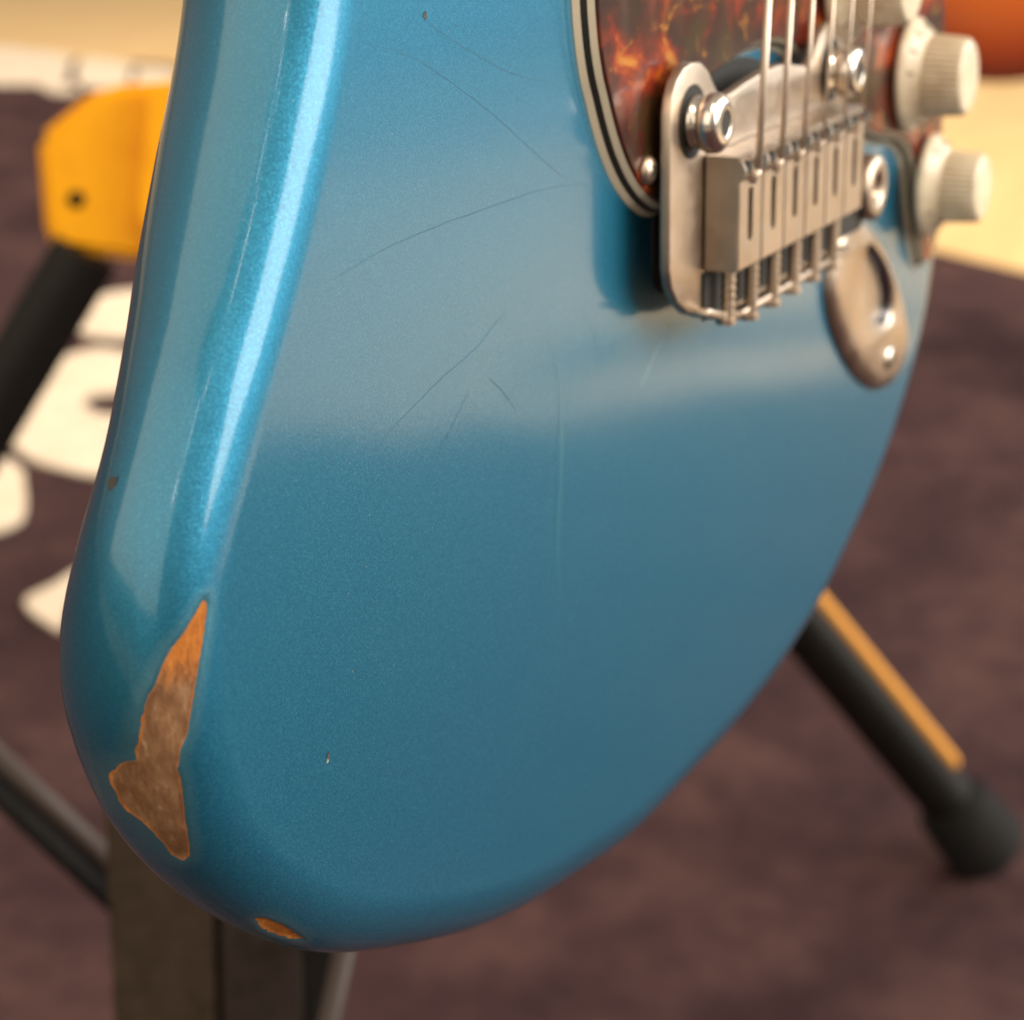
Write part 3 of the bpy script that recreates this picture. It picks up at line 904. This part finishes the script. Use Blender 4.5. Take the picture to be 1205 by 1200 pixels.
def tleg(p0, p1, r, foot_r, name='leg', foot=True):
    b = bmesh.new(); tube(b, T(p0), T(p1), r, 28)
    lg = bmobj(name, b, M_black, ts, smooth=True)
    lg.data.set_sharp_from_angle(angle=R(40))
    if foot:
        d = (Vector(p1) - Vector(p0)).normalized()
        b = bmesh.new(); tube(b, T(Vector(p1) - d * .035), T(Vector(p1) + d * .008), foot_r, 28, foot_r * 1.12)
        es = list(b.edges)
        bmesh.ops.bevel(b, geom=es, offset=.003, segments=2, affect='EDGES')
        bmobj('rubber_foot', b, M_rubber, lg, angle=40)
    return lg
HUBC = Vector((0.574, 0.371, 0.389))
tleg((0.4880, 0.5155, 0.346), (0.345, 0.665, 0.014), .0168, .022)
foot = Vector((0.727, 0.0945, 0.018))
lr = tleg(HUBC, foot, .0158, .0215)
tleg(HUBC + Vector((.01, .02, 0)), (0.98, 0.66, 0.014), .0158, .0215)
d = (foot - HUBC).normalized()
# yellow strip along the upper side of the right leg
view = (Vector((-0.299, -0.110, 0.58)) - (HUBC + foot) / 2).normalized()
up_side = (d.cross(view)).normalized()
if up_side.z < 0: up_side = -up_side
side = (up_side * .93 + view * .36).normalized()
L_ = (foot - HUBC).length
b = bmesh.new()
p0, p1 = HUBC + d * (L_ * .40) + side * .0150, HUBC + d * (L_ * .895) + side * .0150
q1 = side; q2 = d.cross(side).normalized()
ring = []
prof2 = [(-.0042, 0), (-.0042, .003), (-.0030, .0044), (.0030, .0044), (.0042, .003), (.0042, 0)]
ends = []
for pp in (p0, p1): ends.append([b.verts.new(T(pp + q2 * a + q1 * c_)) for a, c_ in prof2])
for i in range(6): b.faces.new((ends[0][i], ends[0][(i + 1) % 6], ends[1][(i + 1) % 6], ends[1][i]))
b.faces.new(ends[0][::-1]); b.faces.new(ends[1])
bmobj('yellow_strip', b, M_strip, lr, angle=40)
b = bmesh.new(); add_box(b, T(HUBC), (.06, .06, .07), .01); bmobj('hub_core', b, M_black, ts, angle=40)
b = bmesh.new(); tube(b, T(HUBC), T(HUBC + Vector((.0, .0, .55))), .014, 24); bmobj('mast', b, M_black, ts, smooth=True)

# ------------------------------------------------------------------ second guitar far behind, orange sunburst
og = empty('acoustic_guitar', (1.976, 0.455, 0.284))
og['label'] = 'blurred orange sunburst guitar body in the far background behind the control knobs'
og['category'] = 'background guitar'
m = mat('orange_sunburst_lacquer', (0.7, 0.12, 0.01), .25, 0, 1.0)
t_ = nd(m, 'TexCoord').outputs['Object']
ln = nd(m, 'VectorMath'); ln.operation = 'LENGTH'; lk(m, t_, ln.inputs[0])
lk(m, ramp(m, [(0.0, (0.70, 0.18, 0.015)), (.105, (0.52, 0.10, 0.010)), (.150, (0.26, 0.035, 0.008)), (.176, (0.06, 0.015, 0.008))],
           ln.outputs['Value']), bsdf(m).inputs['Base Color'])
b = bmesh.new()
N = 72
for zz_, sc_ in ((0, .97), (.004, 1.0), (.052, 1.0), (.056, .97)): pass
rings = []
for zz_, sc_ in ((0, .96), (.004, 1.0), (.052, 1.0), (.056, .96)):
    ring = []
    for i in range(N):
        a = 2 * math.pi * i / N
        rx = .175; ry = .165
        # pear outline: lower bout with the waist above
        yy = math.sin(a); xx = math.cos(a)
        if yy > 0: rx_ = rx * (1 - .28 * yy ** 2); ry_ = .36
        else: rx_ = rx; ry_ = ry
        ring.append(b.verts.new((xx * rx_ * sc_, yy * ry_ * sc_, zz_)))
    rings.append(ring)
for a, c_ in zip(rings, rings[1:]):
    for i in range(N): b.faces.new((a[i], a[(i + 1) % N], c_[(i + 1) % N], c_[i]))
b.faces.new(rings[-1]); b.faces.new(rings[0][::-1])
ob = bmobj('body', b, m, og, angle=40)
Rm = Matrix(((0.4516, -0.02, -0.8416), (-0.8917, -0.01, -0.4148), (0.0, 1.0, 0.0))).to_4x4()
zax = Vector((-0.87, -0.43, 0.22)).normalized(); xax = Vector((0, 0, 1)).cross(zax).normalized(); yax = zax.cross(xax)
Rm = Matrix((xax, yax, zax)).transposed().to_4x4()
ob.matrix_local = Matrix.Translation(Vector((0.0, 0.0, 0.135))) @ Rm
b = bmesh.new()
for sx_ in (-.13, .13):
    tube(b, (.02, sx_, .012), (.05, sx_ * .35, .20), .011, 12)
tube(b, (-.05, 0, .04), (.12, 0, .02), .011, 12)
bmobj('foot_frame', b, M_black, og, smooth=True)
